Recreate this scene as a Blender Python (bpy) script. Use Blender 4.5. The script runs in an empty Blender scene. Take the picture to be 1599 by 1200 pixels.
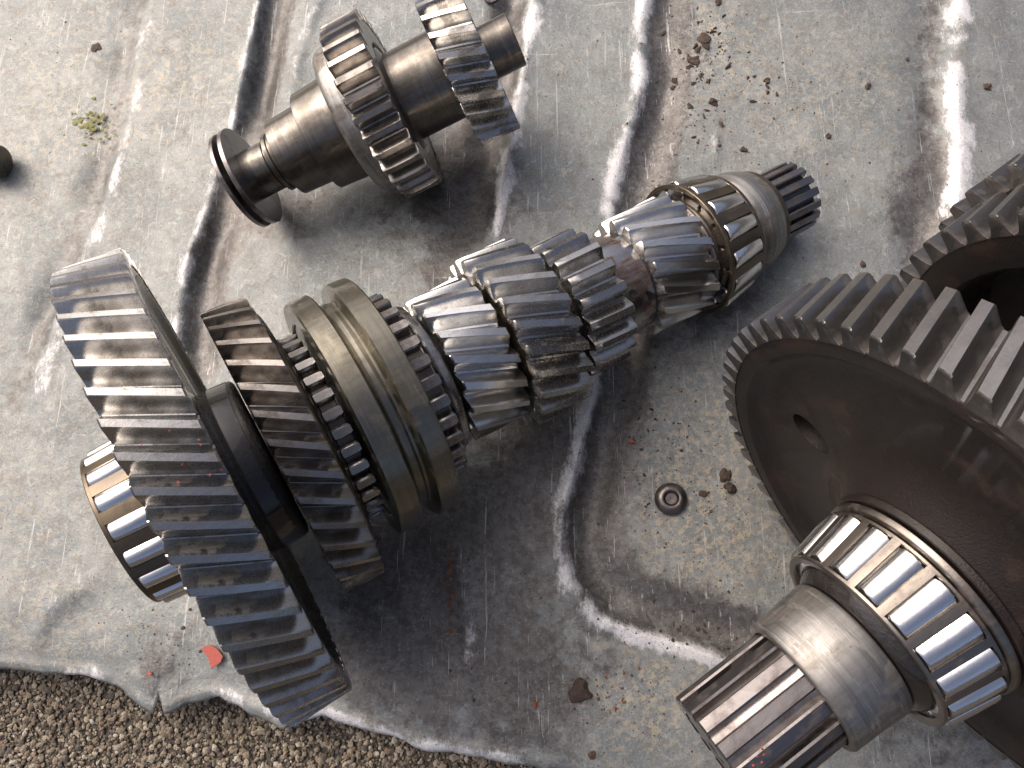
import bpy, bmesh, math, random
import numpy as np
from mathutils import Vector, Matrix
random.seed(7); rng = np.random.default_rng(7)
R = math.radians
S = bpy.context.scene
S.unit_settings.system = 'METRIC'; S.unit_settings.scale_length = 0.01; S.unit_settings.length_unit = 'CENTIMETERS'   # one unit is a centimetre
COL = S.collection

# ---------------------------------------------------------------- camera, sky, sun, exposure
CX, CY, F = 799.5, 600.0, 1200.0
NV = Vector((-0.08092525, -0.26874559, -0.95980566)).normalized()      # sheet normal seen from the camera (x right, y down, z forward)
EX = (Vector((1, 0, 0)) - NV * NV.x).normalized(); EY = NV.cross(EX)
CAMH = 31.914
ROT = Matrix((EX, EY, NV))                                             # camera axes to world axes
def W(p): return ROT @ Vector(p) + Vector((0, 0, CAMH))
cam = bpy.data.cameras.new('camera'); camo = bpy.data.objects.new('camera', cam); COL.objects.link(camo)
cm = Matrix((ROT @ Vector((1, 0, 0)), ROT @ Vector((0, -1, 0)), ROT @ Vector((0, 0, -1)))).transposed().to_4x4()
cm.translation = (0, 0, CAMH); camo.matrix_world = cm
cam.sensor_width = 36; cam.lens = 36 * F / 1599; cam.clip_start = 0.5; cam.clip_end = 20000
cam.dof.use_dof = True; cam.dof.focus_distance = 26.0; cam.dof.aperture_fstop = .9
S.camera = camo
world = bpy.data.worlds.new('World'); S.world = world; world.use_nodes = True
wn = world.node_tree; wn.nodes.clear()
SUN_EL, SUN_AZ = 48, 143          # azimuth measured counter-clockwise from world +X (upper left of the picture)
sky = wn.nodes.new('ShaderNodeTexSky'); sky.sky_type = 'NISHITA'; sky.sun_disc = False
sky.sun_elevation = R(SUN_EL); sky.sun_rotation = R(90 - SUN_AZ); sky.dust_density = 9; sky.air_density = .55; sky.ozone_density = .5
bg = wn.nodes.new('ShaderNodeBackground'); bg.inputs[1].default_value = 0.15
wo = wn.nodes.new('ShaderNodeOutputWorld'); wn.links.new(sky.outputs[0], bg.inputs[0]); wn.links.new(bg.outputs[0], wo.inputs[0])
sun = bpy.data.lights.new('sun', 'SUN'); sun.energy = .5; sun.angle = R(85); sun.color = (1, .985, .96)
suno = bpy.data.objects.new('sun', sun); COL.objects.link(suno)
sd = Vector((math.cos(R(SUN_EL)) * math.cos(R(SUN_AZ)), math.cos(R(SUN_EL)) * math.sin(R(SUN_AZ)), math.sin(R(SUN_EL))))
suno.rotation_euler = sd.to_track_quat('Z', 'Y').to_euler(); suno.location = sd * 200
S.view_settings.view_transform = 'Standard'; S.view_settings.look = 'None'; S.view_settings.gamma = 1
S.view_settings.exposure = 0.46

# ---------------------------------------------------------------- materials
class NT:
    def __init__(s, name):
        s.m = bpy.data.materials.new(name); s.m.use_nodes = True; s.t = s.m.node_tree; s.t.nodes.clear()
        s.out = s.n('ShaderNodeOutputMaterial'); s.b = s.n('ShaderNodeBsdfPrincipled'); s.l(s.b.outputs[0], s.out.inputs[0])
        s.tc = s.n('ShaderNodeTexCoord').outputs['Object']
    def n(s, t): return s.t.nodes.new(t)
    def l(s, a, b): s.t.links.new(a, b)
    def set(s, inp, v):
        if isinstance(v, bpy.types.NodeSocket): s.l(v, inp)
        elif isinstance(v, (tuple, list)) and len(v) == 3 and inp.type == 'RGBA': inp.default_value = (*v, 1)
        else: inp.default_value = v
    def p(s, **k):
        for a, v in k.items(): s.set(s.b.inputs[a.replace('_', ' ')], v)
    def noise(s, sc, det=4, rough=.55, vec=None, dist=0, stretch=None):
        n = s.n('ShaderNodeTexNoise'); n.inputs['Scale'].default_value = sc; n.inputs['Detail'].default_value = det
        n.inputs['Roughness'].default_value = rough; n.inputs['Distortion'].default_value = dist
        v = vec or s.tc
        if stretch:
            mp = s.n('ShaderNodeMapping'); s.l(v, mp.inputs[0]); mp.inputs['Scale'].default_value = stretch[:3]
            if len(stretch) > 3: mp.inputs['Rotation'].default_value = (0, 0, stretch[3])
            v = mp.outputs[0]
        s.l(v, n.inputs['Vector']); return n.outputs[0]
    def voro(s, sc, feat='F1', vec=None, out=0):
        n = s.n('ShaderNodeTexVoronoi'); n.inputs['Scale'].default_value = sc; n.feature = feat; s.l(vec or s.tc, n.inputs['Vector']); return n.outputs[out]
    def ramp(s, f, a, b, lo=0., hi=1.):
        n = s.n('ShaderNodeMapRange'); n.interpolation_type = 'SMOOTHSTEP'
        s.l(f, n.inputs[0]); n.inputs[1].default_value = a; n.inputs[2].default_value = b; n.inputs[3].default_value = lo; n.inputs[4].default_value = hi
        return n.outputs[0]
    def mix(s, f, a, b, mode='MIX'):
        n = s.n('ShaderNodeMix'); n.data_type = 'RGBA'; n.blend_type = mode; s.set(n.inputs[0], f); s.set(n.inputs[6], a); s.set(n.inputs[7], b); return n.outputs[2]
    def math(s, op, a, b=0., clamp=False):
        n = s.n('ShaderNodeMath'); n.operation = op; n.use_clamp = clamp; s.set(n.inputs[0], a); s.set(n.inputs[1], b); return n.outputs[0]
    def attr(s, name):
        n = s.n('ShaderNodeAttribute'); n.attribute_name = name; return n
    def bump(s, h, st=.2, d=.02, nrm=None):
        n = s.n('ShaderNodeBump'); s.l(h, n.inputs['Height']); n.inputs['Strength'].default_value = st; n.inputs['Distance'].default_value = d
        if nrm: s.l(nrm, n.inputs['Normal'])
        return n.outputs[0]
    def rnd(s): return s.n('ShaderNodeObjectInfo').outputs['Random']

def steel(name, base, oil, lo=.5, hi=.62, rough=.22, orough=.18, coat=.4, nscale=1.2, bump=.12, spec=None, metal=1., ometal=.6, grime=(.03, .02, .012), rings=0, bs=26, bd=.02):
    k = NT(name); n = k.noise(nscale, 6, .6); f = k.ramp(n, lo, hi)
    c = k.mix(f, base, oil)
    r = k.math('MULTIPLY', k.rnd(), .35); c = k.mix(r, c, tuple(v * .55 for v in base))
    sp = k.ramp(k.noise(14, 3, .7), .62, .72, 0, .85)
    c = k.mix(sp, c, grime)
    st = k.noise(5, 5, .7, stretch=(1, 1, .12))
    c = k.mix(k.ramp(st, .35, .7, 0, .35), c, tuple(v * 1.35 for v in base))
    if rings:
        rg_ = k.noise(2.2, 8, .7, stretch=(.06, .06, 3)); c = k.mix(k.ramp(rg_, .45, .6, 0, rings), c, tuple(v * .5 for v in base)); c = k.mix(k.ramp(k.noise(4, 6, .7, stretch=(.2, .2, 2.2)), .56, .62, 0, rings), c, tuple(min(1, v * 1.3) for v in base))
    k.p(Base_Color=c, Metallic=k.math('SUBTRACT', k.ramp(f, 0, 1, metal, ometal), k.math('MULTIPLY', sp, .4), True),
        Roughness=k.math('ADD', k.ramp(f, 0, 1, rough, orough), k.math('MULTIPLY', k.noise(9, 4), .14)), Coat_Weight=coat, Coat_Roughness=.06)
    k.p(Normal=k.bump(k.noise(bs, 5, .7), bump, bd, k.bump(n, .25, .05)))
    return k.m
M = {}
M['tooth'] = steel('ground_tooth_steel', (.40, .39, .375), (.15, .135, .115), .48, .62, .2, .16)
M['tooth_dark'] = steel('brown_oiled_tooth_steel', (.27, .25, .23), (.09, .07, .055), .45, .62, .24, .2)
M['tooth_bright'] = steel('polished_tooth_steel', (.60, .59, .57), (.22, .19, .15), .55, .75, .16, .18)
M['body'] = steel('oiled_gear_body', (.11, .09, .065), (.035, .025, .018), .4, .6, .28, .2, ometal=.3)
M['black_oil'] = steel('black_oily_hub', (.02, .016, .014), (.008, .006, .005), .4, .6, .16, .08, coat=.8, bump=.9, metal=.2, ometal=0., nscale=2, bs=7, bd=.07)
M['olive'] = steel('olive_brown_oiled_steel', (.20, .185, .145), (.11, .095, .065), .45, .62, .26, .2, nscale=.8, rings=.35)
M['shaft'] = steel('brown_oiled_shaft', (.15, .138, .122), (.07, .055, .04), .42, .58, .26, .24, nscale=.9, rings=.45)
M['roller'] = steel('bright_roller_steel', (.78, .77, .76), (.45, .42, .38), .62, .8, .13, .16, coat=0, bump=.03)
M['cage'] = steel('bronze_coloured_cage', (.125, .098, .066), (.075, .055, .035), .45, .62, .36, .26, nscale=1.5)
M['cage_dark'] = steel('grey_brown_cage', (.26, .23, .20), (.12, .09, .07), .5, .7, .3, .24, nscale=1.5)
M['collar'] = steel('worn_bright_collar', (.33, .32, .305), (.14, .115, .09), .46, .58, .44, .38, coat=.1, nscale=.9, rings=.6)
M['spline'] = steel('oiled_spline_steel', (.20, .185, .18), (.085, .065, .058), .45, .65, .26, .2)
M['neck'] = steel('oil_filmed_neck', (.36, .35, .35), (.10, .045, .022), .46, .54, .14, .12, nscale=1.3)
M['web'] = steel('dark_rusty_gear_web', (.022, .0165, .014), (.042, .022, .015), .48, .70, .34, .5, coat=.15, nscale=.6, bump=.6, bs=13, bd=.05, metal=.25, ometal=.0)
M['plug'] = steel('dull_dark_plug_steel', (.15, .13, .125), (.07, .05, .042), .45, .6, .3, .34, nscale=2.5, bump=.3)
M['tooth_grey'] = steel('dull_grey_brown_tooth', (.25, .24, .23), (.12, .095, .082), .48, .64, .33, .28, coat=.2, bump=.2)

def sheet_mat():
    k = NT('weathered_grey_sheet_metal')
    wear, dark, cream = (k.attr(a).outputs['Fac'] for a in ('wear', 'stain_shade', 'dust'))
    n1 = k.noise(.3, 8, .62); n2 = k.noise(1.3, 12, .72, dist=.5); n3 = k.noise(9, 6, .75)
    c = k.mix(k.ramp(n1, .38, .62), (.168, .19, .192), (.235, .25, .245))
    c = k.mix(k.ramp(n2, .50, .60, 0, .55), c, (.175, .16, .14))
    c = k.mix(k.ramp(k.noise(2.2, 12, .74, dist=.7), .535, .60, 0, .5), c, (.37, .375, .35))
    c = k.mix(k.ramp(k.noise(4.5, 12, .78), .55, .60, 0, .55), c, (.15, .135, .12))
    c = k.mix(k.ramp(k.noise(11, 8, .8), .53, .58, 0, .35), c, (.40, .39, .37))
    c = k.mix(k.math('MULTIPLY', cream, k.ramp(k.noise(3.4, 12, .76), .50, .56), True), c, (.40, .35, .26))
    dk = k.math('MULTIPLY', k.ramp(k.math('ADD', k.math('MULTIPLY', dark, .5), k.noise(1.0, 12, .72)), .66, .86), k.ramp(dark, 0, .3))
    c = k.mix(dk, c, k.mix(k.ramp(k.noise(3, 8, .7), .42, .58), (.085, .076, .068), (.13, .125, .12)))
    fine = k.noise(24, 6, .8); c = k.mix(k.ramp(fine, .38, .5, .45, 0), c, (.09, .085, .08)); c = k.mix(k.ramp(k.noise(7, 12, .85), .55, .62, 0, .45), c, (.44, .45, .45))
    # scratches, in crossing directions
    s1 = k.ramp(k.noise(2.6, 5, .82, stretch=(1, .035, 1, .5)), .63, .67, 0, .5)
    s2 = k.ramp(k.noise(3.2, 5, .82, stretch=(.04, 1, 1, .35)), .655, .69, 0, .45)
    s3_ = k.ramp(k.noise(3.6, 4, .82, stretch=(1, .03, 1, -.25)), .63, .66, 0, .55)
    c = k.mix(k.math('MAXIMUM', k.math('MAXIMUM', s1, s3_), s2), c, (.52, .52, .51))
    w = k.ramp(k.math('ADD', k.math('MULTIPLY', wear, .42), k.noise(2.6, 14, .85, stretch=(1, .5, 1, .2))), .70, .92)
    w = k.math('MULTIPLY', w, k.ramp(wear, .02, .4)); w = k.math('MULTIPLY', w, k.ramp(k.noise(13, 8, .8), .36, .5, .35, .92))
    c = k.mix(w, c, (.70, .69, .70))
    # specks
    v = k.voro(4.2); col = k.voro(4.2, out=1)
    sepr = k.n('ShaderNodeSeparateColor'); k.l(col, sepr.inputs[0])
    on = k.ramp(sepr.outputs[0], .66, .70); spk = k.math('MULTIPLY', k.ramp(k.math('ADD', v, k.math('MULTIPLY', k.noise(9, 6, .7), .55)), .34, .42, 1, 0), on)
    c = k.mix(k.math('MULTIPLY', spk, .85), c, k.mix(k.ramp(sepr.outputs[1], .4, .6), (.04, .034, .03), (.13, .07, .045)))
    v2 = k.ramp(k.math('ADD', k.voro(11), k.math('MULTIPLY', k.noise(16, 4), .5)), .36, .44, .85, 0)
    c = k.mix(k.math('MULTIPLY', v2, k.ramp(k.noise(.8, 6), .42, .56), True), c, (.07, .055, .045))
    rough = k.math('ADD', k.math('MULTIPLY', n2, .22), .40)
    rough = k.math('SUBTRACT', rough, k.math('MULTIPLY', dk, .20))
    k.p(Base_Color=c, Metallic=.35, Roughness=rough)
    k.p(Normal=k.bump(n3, .5, .03, k.bump(n2, .5, .10, k.bump(spk, .5, .06))))
    return k.m
M['sheet'] = sheet_mat()
def dirt(name, a, b, rough=.8, sc=9):
    k = NT(name); c = k.mix(k.ramp(k.noise(sc, 4, .7), .35, .65), a, b); c = k.mix(k.math('MULTIPLY', k.rnd(), .5), c, tuple(v * .5 for v in a))
    k.p(Base_Color=c, Roughness=rough, Normal=k.bump(k.noise(25, 4, .7), .6, .04)); return k.m
M['dirt'] = dirt('dark_brown_dirt', (.05, .034, .026), (.11, .07, .05))
M['rust'] = dirt('orange_rust_flake', (.36, .13, .05), (.2, .07, .03))
M['red'] = dirt('red_paint', (.50, .09, .06), (.36, .08, .06), .5, 20)
M['lichen'] = dirt('yellow_green_lichen', (.30, .29, .10), (.19, .185, .08))
M['asphalt'] = dirt('brown_grey_asphalt', (.10, .085, .065), (.05, .042, .034), .9, 3)
def gravel_mat():
    k = NT('gravel_stones'); a = k.attr('tone').outputs['Color']
    k.p(Base_Color=k.mix(k.ramp(k.noise(14, 3), .3, .7, 0, .5), a, (.08, .07, .055)), Roughness=.85); return k.m
M['gravel'] = gravel_mat()

# ---------------------------------------------------------------- mesh helpers
def link(name, me, mat, parent=None, mw=None):
    o = bpy.data.objects.new(name, me); COL.objects.link(o)
    if mat and not me.materials: me.materials.append(mat)
    if parent: o.parent = parent
    if mw is not None: o.matrix_local = mw
    return o
def tag(o, label=None, cat=None, group=None, kind=None):
    for a, v in (('label', label), ('category', cat), ('group', group), ('kind', kind)):
        if v: o[a] = v
    return o
def mesh(name, v, f, ang=32):
    me = bpy.data.meshes.new(name); me.from_pydata(v, [], f); me.update()
    bm = bmesh.new(); bm.from_mesh(me); bmesh.ops.recalc_face_normals(bm, faces=bm.faces); bm.to_mesh(me); bm.free()
    me.polygons.foreach_set('use_smooth', [True] * len(me.polygons)); me.set_sharp_from_angle(angle=R(ang)); return me
def cut(prof, c):
    out = []; n = len(prof)
    for i in range(n):
        a, b, d = Vector(prof[i - 1]), Vector(prof[i]), Vector(prof[(i + 1) % n])
        l1, l2 = (a - b).length, (d - b).length; k = min(c, l1 * .4, l2 * .4)
        ang = (a - b).angle(d - b) if l1 > 1e-6 and l2 > 1e-6 else 3.14
        if ang > 2.6: out.append(tuple(b)); continue
        out.append(tuple(b + (a - b).normalized() * k)); out.append(tuple(b + (d - b).normalized() * k))
    return out
def lathe(name, prof, seg=96, c=.03, wob=0):
    """closed profile of (z, r) turned round the local z axis: a solid ring"""
    prof = cut(prof, c); v = []; f = []; n = len(prof)
    for i in range(seg):
        a = 2 * math.pi * i / seg; ca, sa = math.cos(a), math.sin(a)
        for z, r in prof: v.append((r * ca, r * sa, z))
    for i in range(seg):
        j = (i + 1) % seg
        for k in range(n):
            l = (k + 1) % n; f.append((i * n + k, j * n + k, j * n + l, i * n + l))
    return mesh(name, v, f)
def tooth_mesh(name, z0, z1, R0, R1, N, h, twist, K=4, wide=1., tipw=.24, tip=.16):
    p = 2 * math.pi / N
    pr = [(-.06, .47), (.0, .45), (.10, .375), (.32, .32), (.62, .26), (.9, .195), (1., .16)]     # (height share, half width in pitches)
    v = []; f = []
    zs = [(0, .10), (.05 / abs(z1 - z0), 0)] + [(k / K, 0) for k in range(1, K)] + [(1 - .05 / abs(z1 - z0), 0), (1, .10)]
    for t, drop in zs:
        z = z0 + (z1 - z0) * t; Rt = R0 + (R1 - R0) * t; rr = Rt - h; off = twist * t
        sec = []
        for s, w in pr:
            w = w * (1 + (tip / .16 - 1) * max(0, s) ** 1.2); r = rr + h * min(s, 1 - drop); w2 = (w * wide if s < .95 else w * wide * tipw / .24 * (1 - drop * 2)); w2 = w2 * (1 - drop * .5)
            sec.append((r, w2 * p))
        pts = [(r, -a) for r, a in sec] + [(r, a) for r, a in reversed(sec)]
        for r, a in pts: v.append((r * math.cos(a + off), r * math.sin(a + off), z))
    n = len(pr) * 2
    for k in range(len(zs) - 1):
        for i in range(n - 1):
            a = k * n + i; f.append((a, a + 1, a + n + 1, a + n))
    f.append(tuple(range(n))); f.append(tuple((len(zs) - 1) * n + i for i in reversed(range(n))))
    return mesh(name, v, f, 40)
def ring_of(me, name, N, phase, mat, parent, skip=None):
    for i in range(N):
        link(name, me, mat, parent, Matrix.Rotation(phase + 2 * math.pi * i / N, 4, 'Z'))
def gear(root, name, z0, z1, R0, R1, N, h, twist, phase, mt, mb, inner=1.0, prof=None, label=None, wide=1., tip=.135):
    K_ = KS
    z0, z1, R0, R1, h, inner = (x * K_ for x in (z0, z1, R0, R1, h, inner))
    if prof is None: prof = [(z0 + .03, inner), (z0 + .03, R0 - h), (z1 - .03, R1 - h), (z1 - .03, inner)]
    else: prof = [(a * K_, b * K_) for a, b in prof]
    b = link(name, lathe(name + '_body', prof, max(96, N * 3)), mb, root)
    if label: b['label'] = label
    b.data.materials.append(mt); rr_ = min(R0, R1) - h - .06          # the rim between the teeth is ground like them
    for q in b.data.polygons:
        if math.hypot(q.center.x, q.center.y) > rr_ and abs(q.normal.z) < .6: q.material_index = 1
    me = tooth_mesh('tooth', z0, z1, R0, R1, N, h, R(twist), wide=wide, tip=tip)
    ring_of(me, 'tooth', N, R(phase), mt, b)
    return b
def turned(root, name, prof, mat, seg=96, c=.03, label=None, parent=None):
    o = link(name, lathe(name, [(a * KS, b * KS) for a, b in prof], seg, c), mat, parent or root)
    if label: o['label'] = label
    return o
def bearing(root, z0, z1, r0, r1, N, phase, rr, mc, label=None, end=.22, race=None, th=.13, frac=.3, prot=.16, mrace='body'):
    z0, z1, r0, r1, rr, end, th, prot = (x * KS for x in (z0, z1, r0, r1, rr, end, th, prot))
    race = [(a * KS, b * KS) for a, b in race]
    b = link('tapered_roller_bearing', lathe('inner_race', race), M[mrace], root)
    if label: b['label'] = label
    # cage: two end rings joined by bars, one mesh
    v = []; f = []
    def rad(z): return r0 + (r1 - r0) * (z - z0) / (z1 - z0)
    def ringp(za, zb, ins):
        base = len(v); prof = cut([(za, rad(za)), (zb, rad(zb)), (zb, rad(zb) - ins), (za, rad(za) - ins)], .025); n = len(prof); sg = 120
        for i in range(sg):
            a = 2 * math.pi * i / sg
            for z, r in prof: v.append((r * math.cos(a), r * math.sin(a), z))
        for i in range(sg):
            j = (i + 1) % sg
            for q in range(n): l = (q + 1) % n; f.append((base + i * n + q, base + j * n + q, base + j * n + l, base + i * n + l))
    ringp(z0, z0 + end, th * 1.6); ringp(z1 - end, z1, th * 1.6)
    p = 2 * math.pi / N; za, zb = z0 + end * .8, z1 - end * .8
    for i in range(N):
        c0 = R(phase) + p * (i + .5); hw = p * (.5 - frac)
        base = len(v)
        for z in (za, zb):
            for q in range(5):
                a = c0 - hw + 2 * hw * q / 4
                for dr in (-.004, -th): r = rad(z) + dr; v.append((r * math.cos(a), r * math.sin(a), z))
        for q in range(4):
            A0 = base + q * 2; B0 = base + 10 + q * 2
            f.append((A0, A0 + 2, B0 + 2, B0)); f.append((A0 + 1, B0 + 1, B0 + 3, A0 + 3))
        f.append((base, base + 10, base + 11, base + 1)); f.append((base + 8, base + 9, base + 19, base + 18))
    link('cage', mesh('cage', v, f), mc, b)
    # roller
    sl = math.atan2(r1 - r0, z1 - z0); L = (z1 - z0) - 2 * end - .06; g = 20; v = []; f = []
    kk = [(0, .9), (.03, 1), (.97, 1), (1, .9)]
    rA, rB = rr * (r0 / max(r0, r1)) ** 1.5, rr * (r1 / max(r0, r1)) ** 1.5
    for t, s in kk:
        z = z0 + end + .03 + L * t; ra = (rA + (rB - rA) * t); cr = rad(z) - ra + prot
        for q in range(g): a = 2 * math.pi * q / g; v.append((cr + s * ra * math.cos(a), s * ra * math.sin(a), z))
    for t in range(3):
        for q in range(g): f.append((t * g + q, t * g + (q + 1) % g, (t + 1) * g + (q + 1) % g, (t + 1) * g + q))
    f.append(tuple(range(g))); f.append(tuple(reversed(range(3 * g, 4 * g))))
    ring_of(mesh('roller', v, f, 40), 'roller', N, R(phase), M['roller'], b)
    return b
def splines(root, z0, z1, r, h, N, phase, mat, w=.5):
    z0, z1, r, h = z0 * KS, z1 * KS, r * KS, h * KS
    p = 2 * math.pi / N; v = []; f = []; c = .05
    for z, dr in ((z0, -c), (z0 + c, 0), (z1 - c, 0), (z1, -c)):
        for rr_, a in ((r - h - .05, -w * p * .5), (r - c, -w * p * .5), (r, -w * p * .38), (r, w * p * .38), (r - c, w * p * .5), (r - h - .05, w * p * .5)):
            q = rr_ + (dr if rr_ > r - h else 0); v.append((q * math.cos(a), q * math.sin(a), z))
    n = 6
    for k in range(3):
        for i in range(n - 1): a = k * n + i; f.append((a, a + 1, a + n + 1, a + n))
    f.append(tuple(range(n))); f.append(tuple(18 + i for i in reversed(range(n))))
    ring_of(mesh('spline_tooth', v, f, 25), 'spline_tooth', N, R(phase), mat, root)
KS = 1.0
def shaft_root(name, P0, d, k, label, cat):
    """an Empty whose local z runs along the shaft"""
    d = Vector(d).normalized(); u = d.cross(Vector((0, 0, 1))).normalized(); v = d.cross(u)
    o = bpy.data.objects.new(name, None); COL.objects.link(o); o.empty_display_size = 1
    m = Matrix((ROT @ u, ROT @ v, ROT @ d)).transposed().to_4x4(); m.translation = W(Vector(P0) * k); o.matrix_world = m
    return tag(o, label, cat)
def at(px, py, h=0.):
    """point of the plane z = h that the photograph shows at a pixel"""
    r = ROT @ Vector(((px - CX) / F, (py - CY) / F, 1)); t = (h - CAMH) / r.z; return Vector((r.x * t, r.y * t, h))

def lump(name, r, flat=.5, seed=0, sub=2, jag=.35):
    bm = bmesh.new(); bmesh.ops.create_icosphere(bm, subdivisions=sub, radius=1); rr_ = random.Random(seed)
    ph = [Vector((rr_.uniform(-3, 3), rr_.uniform(-3, 3), rr_.uniform(-3, 3))) for _ in range(5)]
    for v in bm.verts:
        s = 1 + jag * sum(math.sin(v.co.dot(p) * 1.7 + i) for i, p in enumerate(ph)) / 2.5 + rr_.uniform(-.1, .1) * jag * 2
        v.co = Vector((v.co.x * r * s, v.co.y * r * s * .85, v.co.z * r * flat * s))
    me = bpy.data.meshes.new(name); bm.to_mesh(me); bm.free(); return me

# ---------------------------------------------------------------- ground and sheet
gm = mesh('ground', [(-3000, -3000, -2.2), (3000, -3000, -2.2), (3000, 3000, -2.2), (-3000, 3000, -2.2)], [(0, 1, 2, 3)])
tag(link('ground', gm, M['asphalt']), kind='structure')

def vnoise(x, y, s, seed):
    g = np.random.default_rng(seed).random((256, 256)); x = x * s + 1000.; y = y * s + 1000.
    xi, yi = np.floor(x).astype(int), np.floor(y).astype(int); fx, fy = x - xi, y - yi
    fx = fx * fx * (3 - 2 * fx); fy = fy * fy * (3 - 2 * fy); a = lambda i, j: g[(xi + i) % 256, (yi + j) % 256]
    return (a(0, 0) * (1 - fx) + a(1, 0) * fx) * (1 - fy) + (a(0, 1) * (1 - fx) + a(1, 1) * fx) * fy - .5
def sdist(x, y, pix):
    P = [at(*p).xy for p in pix]; best = np.full(x.shape, 1e9); sg = np.zeros(x.shape)
    for a, b in zip(P[:-1], P[1:]):
        dx, dy = b.x - a.x, b.y - a.y; L = dx * dx + dy * dy
        t = np.clip(((x - a.x) * dx + (y - a.y) * dy) / L, 0, 1); qx, qy = x - a.x - t * dx, y - a.y - t * dy
        d = np.hypot(qx, qy); s = np.sign(dx * qy - dy * qx); m = d < best; best = np.where(m, d, best); sg = np.where(m, s, sg)
    return best, sg
# creases of the sheet: pixel polyline, ridge height, ridge width, depth and offset of the hollow on its right, wear
CREASE = [
 ([(255, -120), (235, 0), (215, 90), (205, 180), (182, 260), (165, 320), (140, 380), (110, 450), (60, 600), (10, 720)], .45, .5, -.6, -1.0, .65),
 ([(425, -120), (411, 0), (399, 60), (387, 120), (371, 190), (349, 245), (332, 310), (316, 365), (299, 420), (284, 480), (280, 560), (300, 640)], .7, .38, -1.0, .95, .7),
 ([(515, -100), (500, 0), (470, 90), (455, 170), (440, 230)], .25, .5, 0, 1, .5),
 ([(845, -120), (832, 0), (824, 60), (812, 120), (803, 180), (790, 240), (778, 300), (770, 360), (740, 420)], .6, .5, -1.0, -1.2, .9),
 ([(1030, -120), (1013, 0), (1004, 60), (1007, 120), (992, 190), (975, 240), (962, 300), (955, 350), (940, 460), (938, 560), (930, 620), (912, 690), (897, 750), (884, 800), (880, 860), (900, 920), (945, 965), (1000, 988), (1070, 1005), (1140, 1030), (1220, 1060)], .55, .42, -1.0, 1.15, 1.),
 ([(1112, 120), (1122, 200), (1116, 290)], .10, .2, 0, 1, .8),
 ([(1496, -120), (1492, 0), (1490, 80), (1485, 150), (1492, 240), (1486, 310), (1478, 380), (1470, 460)], .55, .6, -.6, -1.3, 1.),
 ([(190, 880), (130, 925), (81, 956), (56, 1006), (30, 1045)], .5, .6, .0, 1., .7),
 ([(690, 820), (712, 900), (730, 980), (722, 1040), (735, 1110)], .3, .5, -.35, -1.2, .7),
 ([(255, 985), (272, 1020), (262, 1060), (240, 1105)], -.6, .35, .25, -.9, .0),
 ([(-60, 205), (40, 208), (110, 222)], .15, .5, 0, 1, .3),
 ([(0, 1030), (60, 1040), (140, 1052), (190, 1070), (232, 1100)], .12, .3, 0, 1, .9),
 ([(262, 1100), (290, 1082), (340, 1078), (400, 1100), (520, 1110), (570, 1128), (640, 1156), (740, 1172), (830, 1185), (900, 1205)], .2, .35, 0, 1, .85),
]
EDGE = [(-700, 1010), (-300, 1040), (0, 1046), (60, 1052), (130, 1060), (178, 1078), (212, 1102), (234, 1116), (243, 1086), (250, 1116), (262, 1110), (290, 1098), (335, 1090), (400, 1118), (440, 1140), (500, 1122), (560, 1138), (640, 1165), (700, 1177), (780, 1190), (860, 1204), (960, 1225), (1300, 1300), (2300, 1420)]
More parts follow.
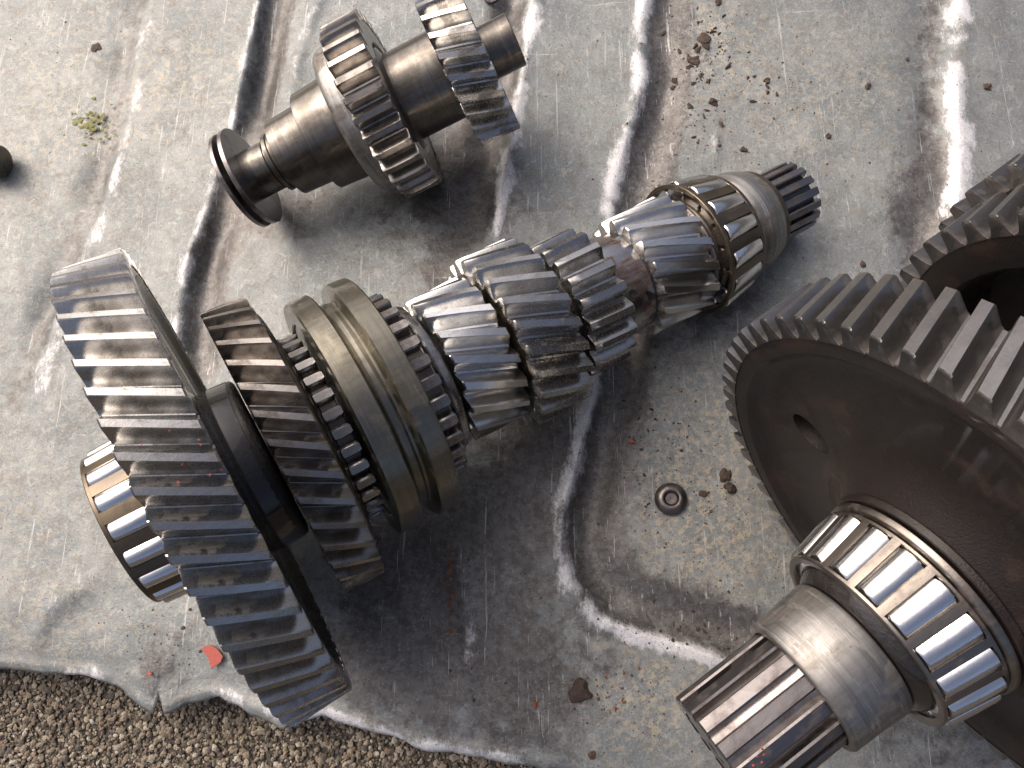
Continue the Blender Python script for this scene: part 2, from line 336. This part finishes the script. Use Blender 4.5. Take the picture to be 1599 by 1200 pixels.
def build_sheet():
    e = [at(*p) for p in EDGE]; ex = np.array([p.x for p in e]); ey = np.array([p.y for p in e])
    xs = np.arange(-38, 42, .14); x0 = at(-60, 0).x; n = len(xs); m = 400
    yb = np.interp(xs, ex, ey) + vnoise(xs, xs * 0, 2.2, 5) * .12 + vnoise(xs, xs * 0, .7, 6) * .25
    yt = 42.; v = np.linspace(0, 1, m)
    X = np.repeat(xs[:, None], m, 1); Y = yb[:, None] + (yt - yb[:, None]) * v[None, :]
    H = vnoise(X, Y, .12, 1) * .18 + vnoise(X, Y, .33, 2) * .09 + vnoise(X, Y, .9, 3) * .045 + vnoise(X, Y, 2.3, 4) * .02
    wear = np.zeros_like(X); stain_shade = np.zeros_like(X)
    for pix, A_, w, B_, off, we in CREASE:
        d, s = sdist(X, Y, pix)
        e0, e1 = at(*pix[0]), at(*pix[-1])                      # creases die out towards their ends
        tp = (1 - np.exp(-((X - e0.x) ** 2 + (Y - e0.y) ** 2) / 3)) * (1 - np.exp(-((X - e1.x) ** 2 + (Y - e1.y) ** 2) / 3))
        jit = (1 + vnoise(X, Y, .45, 11) * 1.3) * tp
        sd_ = d * s; wv = w * (1 + vnoise(X, Y, .5, 13) * .8)
        sgn = np.sign(B_) * np.sign(off) if B_ else -1
        H += (.26 * A_ * np.exp(-(d / (wv * .8)) ** 2) + .22 * abs(A_) * sgn * np.tanh(sd_ / (wv * .6)) * np.exp(-(d / 2.2) ** 2)) * jit
        if B_: H += .28 * B_ * np.exp(-((sd_ - off * 1.) / .7) ** 2) * jit
        if abs(B_) >= .9: stain_shade += 1.1 * np.exp(-((sd_ - off) / .95) ** 2) * tp  # deep hollows darkened: the crease's shaded side is put into the colour
        elif B_ * off > 0: stain_shade += .6 * np.exp(-((sd_ - off * .8) / .9) ** 2) * tp  # milder painted shade along the shallower hollows
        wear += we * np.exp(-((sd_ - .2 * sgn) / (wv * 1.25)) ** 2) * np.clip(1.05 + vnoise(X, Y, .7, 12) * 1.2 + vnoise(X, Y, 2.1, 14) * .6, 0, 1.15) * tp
    # the sheet stays flat where the heavy parts rest on it
    flat = np.zeros_like(X)
    for px, py, r in ((300, 760, 5), (620, 640, 5), (1080, 400, 4), (590, 170, 4), (390, 270, 2.5), (1450, 800, 8), (850, 500, 4)):
        q = at(px, py); flat = np.maximum(flat, np.exp(-(((X - q.x) ** 2 + (Y - q.y) ** 2) / r ** 2) ** 2))
    H = H * (1 - .65 * flat) - .12 * flat
    edge_d = Y - yb[:, None]
    H -= .35 * np.exp(-edge_d / .8)
    H += .13 * np.exp(-((edge_d - .25) / .2) ** 2) * (.5 + vnoise(X, Y, .9, 9))
    def blob(px, py, rx, ry, a=0):
        q = at(px, py); ca, sa = math.cos(a), math.sin(a); dx, dy = X - q.x, Y - q.y
        u, w_ = (dx * ca + dy * sa) / rx, (-dx * sa + dy * ca) / ry; return np.exp(-(u * u + w_ * w_))
    for b in ((800, 800, 4, 5, 0, .6), (820, 1080, 3, 3, 0, .8), (1040, 160, 1, 7, -.15, .6), (680, 270, 3, 2.4, .5, .75), (880, 660, 2.6, 1.8, .4, .7), (640, 850, 3.0, 2.6, 0, .5), (1450, 320, 2.4, 2.6, 0, .7),
              (1020, 260, 1.0, 4, -.2, .6), (560, 960, 2.4, 3.5, 0, .45), (250, 1040, 1.6, 1.8, 0, .6), (930, 780, .9, 5, .1, .7), (840, 360, 4, 3, 0, .35), (600, 1060, 3, 2, 0, .5), (760, 190, 1.6, 3.5, 0, .6), (1480, 1150, 6, 3, 0, .5), (440, 330, 3, 1.6, .4, .6), (1080, 720, 7, 7, 0, .22), (560, 420, 7, 4, 0, .3), (1130, 480, 3, 1.6, .4, .6)):
        stain_shade += b[5] * blob(*b[:5])  # stain patches; narrow ones add to the painted shade beside creases
    dust = np.zeros_like(X)
    for b in ((1080, 830, 4.5, 3, 0, .7), (1010, 1090, 4, 2.4, 0, .9), (1160, 650, 4, 5, 0, .55), (1270, 130, 6, 5, 0, .5), (100, 180, 6, 8, 0, .5), (300, 130, 3, 4, 0, .4), (60, 1000, 4, 2, 0, .4), (1000, 600, 3, 4, 0, .5), (1100, 50, 2, 3, 0, .7), (20, 800, 6, 6, 0, .3)):
        dust += b[5] * blob(*b[:5])
    me = bpy.data.meshes.new('metal_sheet')
    co = np.stack([X, Y, H], 2).reshape(-1, 3); me.vertices.add(len(co)); me.vertices.foreach_set('co', co.ravel())
    i, j = np.meshgrid(np.arange(n - 1), np.arange(m - 1), indexing='ij'); a = (i * m + j).ravel()
    q = np.stack([a, a + m, a + m + 1, a + 1], 1)
    me.loops.add(q.size); me.polygons.add(len(q)); me.loops.foreach_set('vertex_index', q.ravel())
    me.polygons.foreach_set('loop_start', np.arange(0, q.size, 4)); me.polygons.foreach_set('loop_total', np.full(len(q), 4)); me.polygons.foreach_set('use_smooth', np.ones(len(q), bool))
    me.update(calc_edges=True)
    for nm, arr in (('wear', wear), ('stain_shade', stain_shade), ('dust', dust)):
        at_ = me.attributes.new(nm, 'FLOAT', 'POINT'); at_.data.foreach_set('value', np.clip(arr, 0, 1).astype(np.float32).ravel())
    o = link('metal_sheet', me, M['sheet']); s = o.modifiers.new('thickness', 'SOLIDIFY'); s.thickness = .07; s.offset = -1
    tag(o, 'large dented grey sheet of metal lying under all the gears', 'metal sheet')
    return xs, yb, yt, H
XS, YB, YT, HH = build_sheet()
def sheet_h(x, y):
    i = min(max(int((x - XS[0]) / .14), 0), len(XS) - 1); j = int((y - YB[i]) / (YT - YB[i]) * (HH.shape[1] - 1)); j = min(max(j, 0), HH.shape[1] - 1); return float(HH[i, j])

def gravel():
    ico = bmesh.new(); bmesh.ops.create_icosphere(ico, subdivisions=1, radius=1); iv = np.array([v.co[:] for v in ico.verts]); fi = np.array([[v.index for v in f.verts] for f in ico.faces]); ico.free()
    N = 44000; x = rng.uniform(-30, 12, N); a, b = at(0, 1046, -2.2), at(0, 1200, -2.2); yb = np.interp(x, XS, YB); y = yb + 1.5 - rng.random(N) ** .8 * 9.5
    sz = np.exp(rng.normal(-2.75, .5, N)).clip(.04, .17)
    V = []; tone = []
    pal = np.array([(.26, .21, .15), (.17, .14, .10), (.40, .34, .25), (.08, .065, .055), (.31, .27, .21), (.5, .46, .38), (.21, .14, .09)])
    for k in range(N):
        s = sz[k] * rng.uniform(.6, 1.2, 3); s[2] *= .7; an = rng.random() * 6.28; c, sn = math.cos(an), math.sin(an)
        w = iv * s * rng.uniform(.78, 1.2, (12, 1)); w = np.stack([w[:, 0] * c - w[:, 1] * sn, w[:, 0] * sn + w[:, 1] * c, w[:, 2]], 1) + (x[k], y[k], -2.2 + s[2] * .3 + rng.random() * .08)
        V.append(w); tone.append(np.repeat([[*(pal[rng.choice(7, p=[.24, .22, .12, .2, .12, .04, .06])]), 1]], 12, 0))
    V = np.concatenate(V); tone = np.concatenate(tone); Fc = (fi[None] + (np.arange(N) * 12)[:, None, None]).reshape(-1, 3)
    me = bpy.data.meshes.new('gravel'); me.from_pydata(V.tolist(), [], Fc.tolist()); ca = me.color_attributes.new('tone', 'FLOAT_COLOR', 'POINT'); ca.data.foreach_set('color', tone.astype(np.float32).ravel())
    tag(link('gravel', me, M['gravel']), 'loose brown and grey gravel on the ground below the sheet edge', 'gravel', kind='stuff')
gravel()

# ---------------------------------------------------------------- main shaft across the middle
KS = 1.0
s1 = shaft_root('mainshaft', (-10.423, 3.638, 25.), (.8453, -.4388, .305), 1, 'long oily gearbox shaft with seven gears lying across the middle of the sheet', 'gear shaft')
turned(s1, 'shaft_core', [(-2.4, .9), (-2.4, 1.45), (-.5, 1.6), (2.7, 1.6), (13.9, 1.7), (13.9, 1.95), (18.0, 1.95), (18.0, 1.6), (24.5, 1.5), (24.5, 1.24), (26.6, 1.24), (26.6, .4)], M['black_oil'])
bearing(s1, -2.25, -.3, 2.56, 2.72, 17, 86.8 + 5, .37, M['cage'], 'roller bearing with bright rollers behind the biggest gear', end=.14, race=[(-2.2, 1.5), (-2.2, 1.95), (-.4, 2.05), (-.4, 1.5)], prot=.12)
gear(s1, 'helical_gear', -.27, 1.72, 7.96, 7.9, 56, .56, 7.8, 88.2, M['tooth'], M['body'], label='biggest gear, wide with many teeth, at the left end', wide=1.06, tip=.115,
     prof=[(-.24, 1.6), (-.24, 7.4), (1.69, 7.34), (1.69, 7.05), (1.5, 6.9), (1.36, 6.6), (1.3, 3.3), (1.5, 2.9), (1.5, 1.6)])
turned(s1, 'collar', [(1.1, 1.7), (1.1, 2.85), (1.3, 2.9), (2.6, 2.9), (2.78, 2.75), (2.78, 1.7)], M['black_oil'], c=.08, label='wet black collar between the two left gears')
gear(s1, 'helical_gear', 2.805, 4.26, 5.19, 5.23, 36, .48, 10, 68.8, M['tooth_dark'], M['body'], label='dark brown narrower gear beside the biggest gear', wide=1.04, tip=.115,
     prof=[(2.83, 1.7), (2.83, 4.69), (4.24, 4.73), (4.42, 4.5), (4.5, 3.7), (4.6, 3.4), (4.6, 1.7)])
def dog_ring(z0, z1, r, h, N, ph, mat):
    b = turned(s1, 'dog_ring', [(z0 + .02, 1.7), (z0 + .02, r - h), (z1 - .02, r - h), (z1 - .02, 1.7)], M['body'])
    v = []; f = []; p = 2 * math.pi / N
    for z, s in ((z0, .8), (z0 + .05, 1), (z1 - .08, 1), (z1, .72)):
        for rr_, a in ((r - h - .05, -.36), (r - h * .5, -.335), (r - .05, -.30), (r, -.22), (r, .22), (r - .05, .30), (r - h * .5, .335), (r - h - .05, .36)): 
            q = r - h - .05 + (rr_ - r + h + .05) * (1 if s > .5 else .82); v.append((q * math.cos(a * p * s), q * math.sin(a * p * s), z))
    for k in range(3):
        for i in range(7): a = k * 8 + i; f.append((a, a + 1, a + 9, a + 8))
    f.append(tuple(range(8))); f.append(tuple(24 + i for i in reversed(range(8))))
    ring_of(mesh('dog_tooth', v, f, 35), 'dog_tooth', N, R(ph), mat, b)
dog_ring(4.6, 5.2, 3.45, .3, 34, 3, M['tooth'])
sl = turned(s1, 'selector_sleeve', [(5.33, 3.65), (5.33, 4.38), (6.12, 4.43), (6.18, 3.98), (6.32, 3.86), (6.52, 3.93), (6.66, 3.84), (6.76, 3.92), (6.8, 4.45), (7.54, 4.43), (7.54, 3.65)], M['olive'], 160, .05, 'olive brown sliding collar with a deep groove round it')
turned(s1, 'clutch_hub', [(5.4, 1.7), (5.4, 3.62), (7.45, 3.62), (7.45, 1.7)], M['body'])
dog_ring(7.6, 8.34, 3.5, .3, 30, 0, M['tooth_dark'])
turned(s1, 'thrust_ring', [(8.3, 1.7), (8.3, 2.7), (8.5, 2.72), (8.55, 2.86), (8.85, 2.8), (8.98, 2.45), (8.98, 1.7)], M['tooth'], c=.05)
gear(s1, 'helical_gear', 9.13, 11.31, 2.79, 2.87, 18, .48, 19.8, 69.1, M['tooth_bright'], M['body'], label='bright small gear just right of the grooved sleeve')
gear(s1, 'helical_gear', 11.45, 13.65, 3.41, 3.41, 23, .50, 15, 72.5, M['tooth'], M['body'], label='grey brown gear in the middle of the row of small gears')
gear(s1, 'helical_gear', 14.25, 16.1, 2.72, 2.79, 19, .42, 1.2, 76, M['tooth'], M['body'], label='straight toothed gear left of the oily neck')
gear(s1, 'helical_gear', 17.66, 20.3, 2.44, 2.52, 16, .46, 25.4, 48.5, M['tooth_bright'], M['body'], label='bright slanted gear beside the right bearing')
turned(s1, 'neck', [(16.15, 1.6), (16.15, 2.02), (17.0, 2.06), (17.6, 1.96), (17.6, 1.6)], M['neck'], c=.05, label='neck covered with brown oil film')
turned(s1, 'thrust_ring', [(20.3, 1.6), (20.3, 2.32), (20.44, 2.32), (20.44, 1.6)], M['spline'])
bearing(s1, 20.62, 22.66, 2.8, 2.44, 15, 91.8 + 4, .47, M['cage'], 'roller bearing with bronze cage near the right end', end=.2, race=[(20.5, 1.6), (20.5, 2.05), (20.7, 2.15), (22.6, 1.95), (22.6, 1.6)], prot=.09, frac=.31)
turned(s1, 'end_collar', [(22.7, 1.5), (22.7, 2.06), (23.0, 2.1), (23.3, 2.24), (23.7, 2.2), (24.1, 2.06), (24.3, 1.96), (24.3, 1.5)], M['collar'], c=.03, label='worn silver collar right of the bearing')
turned(s1, 'lock_ring', [(24.3, 1.5), (24.3, 1.92), (24.54, 1.92), (24.58, 1.7), (24.58, 1.25)], M['cage'])
splines(s1, 24.5, 26.72, 1.525, .26, 17, 80, M['spline'], .62)

def fleck(root, th, z, r, size, seed):
    """a small flake of red paint stuck on the metal"""
    o = link('paint_fleck', lump('paint_fleck', size, .35, seed, 1, .5), M['red'], root)
    o.matrix_local = Matrix.Rotation(R(th), 4, 'Z') @ Matrix.Translation((r, 0, z)) @ Matrix.Rotation(R(90), 4, 'Y')
for q in range(12): fleck(s1, random.gauss(90, 5), 1.66 - abs(random.gauss(0, .75)), 7.9 - random.random() * .25, random.uniform(.018, .042), 300 + q)
# ---------------------------------------------------------------- small shaft at the top
KS = 1.33
s2 = shaft_root('gear_cluster', (-4.146, -9.004, 25.), (.9029, -.4059, -.1416), KS, 'short brown gear cluster with two gears and two end washers at the top', 'gear shaft')
turned(s2, 'shaft_core', [(-5.75, .2), (-5.75, .62), (-5.05, .62), (-5.05, .82), (-4.15, .82), (-4.15, .78), (-4.05, .78), (-4.05, .98), (-3.9, .98), (-3.9, .93), (-3.82, .93), (-3.82, 1.0), (-3.68, 1.0), (-3.68, 1.27), (-2.49, 1.33), (-2.49, 1.62), (-1.3, 1.7), (.6, 1.7), (.7, 1.42), (2.3, 1.42), (3.7, 1.4), (3.7, .2)], M['shaft'], 128, .02)
turned(s2, 'washer', [(-5.16, .7), (-5.16, 1.67), (-5.0, 1.67), (-5.0, .7)], M['spline'], 96, .02, 'inner end washer')
turned(s2, 'washer', [(-5.5, .62), (-5.5, 1.64), (-5.36, 1.64), (-5.36, .62)], M['spline'], 96, .02, 'outer end washer')
turned(s2, 'flange', [(-1.25, 1.6), (-1.22, 2.3), (-1.05, 2.42), (-.62, 2.46), (-.62, 1.6)], M['collar'], 128, .02, 'thin bright flange beside the wider gear')
gear(s2, 'spur_gear', -.63, .645, 2.9, 2.9, 30, .34, 0, 99.6, M['tooth_dark'], M['olive'], 1.3, label='straight toothed gear in the middle of the top cluster',
     prof=[(-.61, 1.3), (-.61, 2.56), (.63, 2.56), (.63, 1.85), (.45, 1.8), (.45, 1.3)])
gear(s2, 'helical_gear', 2.353, 3.734, 2.40, 2.50, 23, .36, 11, 113.9, M['tooth'], M['olive'], 1.2, label='slant toothed gear at the right end of the top cluster')
turned(s2, 'stub', [(3.6, .3), (3.6, .84), (4.72, .84), (4.72, .3)], M['shaft'], 64, .03)

# ---------------------------------------------------------------- big countershaft, lower right
KS = 1.062
s3 = shaft_root('countershaft', (9.186, 6.539, 20.), (.8164, -.5644, .1221), KS, 'heavy dark shaft with huge rusty gear and roller bearing at the lower right', 'gear shaft')
turned(s3, 'shaft_core', [(-4.93, .3), (-4.93, 1.36), (-2.3, 1.33), (-2.0, 1.5), (2, 1.8), (2, 2.4), (13, 2.4), (13, .3)], M['spline'], 96, .03)
splines(s3, -4.95, -2.0, 1.6, .3, 15, 63, M['spline'], .62)
for q, (th, z) in enumerate(((82, -4.3), (84, -4.15), (86, -4.5), (79, -4.1), (88, -4.3))): fleck(s3, th, z * KS, 1.605 * KS, .032, 400 + q)
turned(s3, 'collar', [(-2.23, 1.62), (-2.23, 1.80), (-2.15, 1.85), (-1.2, 1.88), (-.55, 1.93), (-.44, 1.88), (-.44, 1.45), (-1.9, 1.45), (-2.0, 1.62)], M['collar'], 160, .02, 'worn silver collar between splines and bearing')
bearing(s3, -.17, 1.53, 2.54, 2.84, 18, 41.4 + 6, .46, M['cage_dark'], 'large roller bearing with bright rollers', end=.11, race=[(-.4, 1.4), (-.4, 1.9), (-.14, 2.12), (.0, 2.2), (1.5, 2.35), (1.5, 1.4)], frac=.375, prot=.1, mrace='black_oil')
turned(s3, 'seal_ring', [(1.56, 2.0), (1.56, 2.78), (1.62, 2.9), (1.8, 2.93), (1.8, 2.0)], M['cage_dark'], 128, .03)
turned(s3, 'seal_ring', [(1.88, 2.0), (1.88, 2.95), (2.1, 3.0), (2.14, 2.9), (2.14, 2.0)], M['web'], 128, .03)
big = gear(s3, 'helical_gear', 2.42, 4.45, 8.3, 8.28, 62, .60, -4.9, 25.4, M['tooth_grey'], M['web'], tip=.165, label='huge dark rusty gear with a hole through its web',
     prof=[(2.05, 2.2), (2.05, 2.85), (2.15, 3.0), (2.45, 3.35), (2.72, 3.9), (2.84, 4.4), (2.88, 6.4), (2.8, 6.8), (2.65, 7.05), (2.46, 7.18), (2.44, 7.7), (4.43, 7.7), (4.43, 7.0), (3.9, 6.8), (3.9, 4), (4.3, 3.2), (4.3, 2.2)])
def hole(o, ang, r, rx, ry):
    bm = bmesh.new(); n = 40
    m = Matrix.Rotation(R(ang), 4, 'Z') @ Matrix.Translation((r * KS, 0, 0))
    rings = [[bm.verts.new(m @ Vector((math.cos(2 * math.pi * i / n) * rx, math.sin(2 * math.pi * i / n) * ry, z))) for i in range(n)] for z in (1, 7)]
    for i in range(n): bm.faces.new((rings[0][i], rings[0][(i + 1) % n], rings[1][(i + 1) % n], rings[1][i]))
    bm.faces.new(rings[0][::-1]); bm.faces.new(rings[1]); bmesh.ops.recalc_face_normals(bm, faces=bm.faces)
    me = bpy.data.meshes.new('c'); bm.to_mesh(me); bm.free(); c = bpy.data.objects.new('c', me); COL.objects.link(c); c.matrix_world = s3.matrix_world
    bpy.context.view_layer.update()
    md = o.modifiers.new('b', 'BOOLEAN'); md.object = c; md.operation = 'DIFFERENCE'; md.solver = 'EXACT'
    new = bpy.data.meshes.new_from_object(o.evaluated_get(bpy.context.evaluated_depsgraph_get())); o.modifiers.clear(); o.data = new
    new.set_sharp_from_angle(angle=R(32)); bpy.data.objects.remove(c)
for an in (333, 153): hole(big, an, 4.95, .78, .56)
gear(s3, 'helical_gear', 8.634, 10.5, 7.29, 7.29, 50, .60, -5, 349.1, M['tooth_grey'], M['web'], label='second large gear, behind the huge gear',
     prof=[(8.66, 5.7), (8.66, 6.68), (10.48, 6.68), (10.48, 2.4), (10.2, 2.4), (10.1, 5.3), (8.9, 5.55)])
gear(s3, 'helical_gear', 10.8, 12.6, 7.78, 7.78, 52, .60, -5, 348.5, M['tooth_grey'], M['web'], 2.4, label='third large gear, farthest back at the right edge')

# ---------------------------------------------------------------- small things on the sheet
def put(o, px, py, dz=0., rz=0.):
    p = at(px, py); o.location = (p.x, p.y, sheet_h(p.x, p.y) + dz); o.rotation_euler.z = rz; return o
KS = 1
pl = bpy.data.objects.new('round_plug', None); COL.objects.link(pl); put(pl, 1047, 780, 0.0)
tag(pl, 'small round steel plug with a sunken centre lying alone on the sheet', 'plug')
link('plug_body', lathe('plug_body', [(-.05, .02), (-.05, .60), (.07, .66), (.19, .655), (.30, .57), (.37, .43), (.38, .33), (.33, .28), (.20, .24), (.19, .001)], 64, .02), M['plug'], pl)
BIG = [(907, 1080, .48, .45, 'large dark lump of dirt left of the splined shaft end'), (1132, 742, .28, .6, 'reddish brown dirt clod right of the round plug'),
       (1140, 762, .26, .8, 'dark crumbly clod just below the reddish one right of the plug'), (1082, 92, .28, .35, 'biggest brown dirt clump in the upper right scatter'),
       (1198, 126, .16, .6, 'dark dirt crumb alone in the upper middle right of sheet'), (1293, 213, .14, .6, 'small dark pebble alone above the splined shaft end'),
       (1162, 233, .15, .7, 'round black blob just above the right bearing'), (1540, 137, .2, .35, 'brown dirt flake right of the bright crease'), (1348, 413, .15, .5, 'dark crumb between the long shaft and large gears'),
       (1113, 160, .22, .45, 'brown dirt clump below the upper right scatter'), (1356, 135, .17, .45, 'tan brown oval crumb left of the right bright crease'), (1100, 60, .3, .3, 'flat brown dirt clump at the top right scatter'),
       (1098, 772, .17, .4, 'small dark speck of dirt between plug and clods'), (150, 75, .3, .12, 'dark smudge of dirt in the upper left corner'), (925, 1180, .17, .3, 'brown flake near the bottom edge of sheet')]
for i, (px, py, r, fl, lb) in enumerate(BIG):
    o = link('dirt_clump', lump('dirt_clump', r, fl, i), M['dirt']); put(o, px, py, r * fl * .4, i); tag(o, lb, 'dirt')
def scatter(n, cx, cy, sx, sy, r0, r1, mat, name, label, group, cat):
    ms = [lump(name, 1, .5, 50 + q, 1, .45) for q in range(4)]
    for q in range(n):
        px, py = random.gauss(cx, sx), random.gauss(cy, sy); r = random.uniform(r0, r1) * random.choice((.6, 1, 1, 1.3))
        o = link(name, ms[q % 4], mat); put(o, px, py, r * .15, random.random() * 6); o.scale = (r, r * random.uniform(.5, 1), r * .8); tag(o, label, cat, group)
scatter(70, 1095, 95, 30, 75, .04, .17, M['dirt'], 'dirt_crumb', 'tiny brown crumb in the scatter of dirt at upper right', 'dirt crumbs scattered at the upper right', 'dirt')
scatter(14, 1205, 150, 16, 16, .05, .13, M['dirt'], 'dirt_crumb', 'tiny dark crumb in the small group above the right bearing', 'dirt crumbs above the right bearing', 'dirt')
scatter(18, 1090, 985, 45, 28, .04, .10, M['dirt'], 'dirt_crumb', 'tiny dark crumb on the sheet between plug and splined end', 'dirt crumbs below the round plug', 'dirt')
scatter(22, 1010, 660, 50, 50, .04, .11, M['dirt'], 'dirt_crumb', 'tiny dark crumb below the row of small gears', 'dirt crumbs below the long shaft', 'dirt')
scatter(12, 960, 1090, 50, 30, .04, .11, M['rust'], 'rust_flake', 'tiny orange rust flake near the bottom middle of the sheet', 'orange rust flakes at the bottom', 'rust flake')
scatter(8, 1025, 285, 10, 12, .05, .11, M['rust'], 'rust_flake', 'small orange fleck beside the crease left of the right bearing', 'orange flecks beside the crease', 'rust flake')
scatter(26, 703, 910, 4, 42, .06, .12, M['rust'], 'rust_flake', 'orange rust grain in the thin line below the grooved sleeve', 'rust grains in a line below the sleeve', 'rust flake')
def chip(px, py, pts, label, dz=.06):
    v = [(x, y, .04 + .05 * (x + y)) for x, y in pts] + [(x, y, .10 + .05 * (x + y)) for x, y in pts]; n = len(pts)
    f = [tuple(reversed(range(n))), tuple(range(n, 2 * n))] + [(i, (i + 1) % n, n + (i + 1) % n, n + i) for i in range(n)]
    o = link('paint_chip', mesh('paint_chip', v, f, 20), M['red']); put(o, px, py, dz, 0); tag(o, label, 'paint chip')
chip(331, 1024, [(-.45, .28), (-.1, -.12), (.05, -.5), (.42, -.25), (.5, -.02), (.2, .28), (-.1, .42)], 'red paint chip beside the lower edge of the biggest gear', .12)
chip(985, 691, [(-.16, .02), (0, -.06), (.2, -.02), (.05, .08)], 'small red paint fleck below the right end of small gears')
chip(235, 1052, [(-.1, .02), (0, -.08), (.12, 0), (0, .1)], 'tiny red fleck near the tear in the sheet edge')
# fine grit: powdery grains that collect in the hollows beside the creases, uncountable
def grit():
    ico = bmesh.new(); bmesh.ops.create_icosphere(ico, subdivisions=1, radius=1); iv = np.array([v.co[:] for v in ico.verts]); fi = np.array([[v.index for v in f.verts] for f in ico.faces]); ico.free()
    V = []
    spots = [(1095, 90, 40, 90, 500), (1210, 150, 60, 60, 120), (1020, 670, 60, 60, 200), (1090, 960, 80, 60, 240), (1030, 800, 110, 90, 260), (960, 1090, 90, 40, 200), (1300, 180, 160, 120, 260), (1080, 260, 40, 80, 160), (720, 950, 30, 90, 160), (80, 60, 90, 50, 60), (900, 200, 90, 160, 120), (250, 1000, 50, 40, 90), (1110, 780, 40, 30, 80)]
    for cx, cy, sx, sy, n in spots:
        for _ in range(n):
            p = at(random.gauss(cx, sx), random.gauss(cy, sy)); 
            if p.y < np.interp(p.x, XS, YB) + .2: continue
            r = math.exp(random.gauss(-3.75, .45)); w = iv * r * rng.uniform(.6, 1.2, (12, 1)); w[:, 2] *= .6
            V.append(w + (p.x, p.y, sheet_h(p.x, p.y) + r * .2))
    F_ = (fi[None] + (np.arange(len(V)) * 12)[:, None, None]).reshape(-1, 3)
    me = bpy.data.meshes.new('fine_grit'); me.from_pydata(np.concatenate(V).tolist(), [], F_.tolist())
    tag(link('fine_grit', me, M['dirt']), 'fine dark grit dusted over the sheet between the parts', 'grit', kind='stuff')
grit()
# lichen
for i in range(1):
    bm = bmesh.new()
    for q in range(110):
        a, d = random.random() * 6.28, abs(random.gauss(0, .75)); t = lump('t', random.uniform(.05, .14), .18, 90 + q, 1, .4); b2 = bmesh.new(); b2.from_mesh(t)
        bmesh.ops.translate(b2, verts=b2.verts, vec=(math.cos(a) * d * 1.1, math.sin(a) * d * .75, random.uniform(-.02, .03))); b2.to_mesh(t); b2.free(); bm.from_mesh(t)
    me = bpy.data.meshes.new('lichen_patch'); bm.to_mesh(me); bm.free(); o = link('lichen_patch', me, M['lichen']); put(o, 134, 196, 0); tag(o, 'yellow green mossy patch in the upper left', 'moss', kind='stuff')
# rod at the left edge, ring at the top edge
rod = link('steel_rod', lathe('steel_rod', [(0, .02), (0, .75), (-.12, .82), (-3.5, .82), (-3.5, .02)], 48, .05), M['olive'])
p = at(19, 268); q = at(-60, 250); dz = (p - q).normalized(); rod.rotation_euler = dz.to_track_quat('Z', 'Y').to_euler(); rod.location = (p.x, p.y, .8)
tag(rod, 'end of a brown steel rod poking in at the left edge', 'rod')
rg = link('small_ring', lathe('small_ring', [(0, .22), (0, .42), (.16, .42), (.16, .22)], 32, .04), M['black_oil']); put(rg, 768, -3, .05); tag(rg, 'small dark ring cut by the top edge of photo', 'ring')
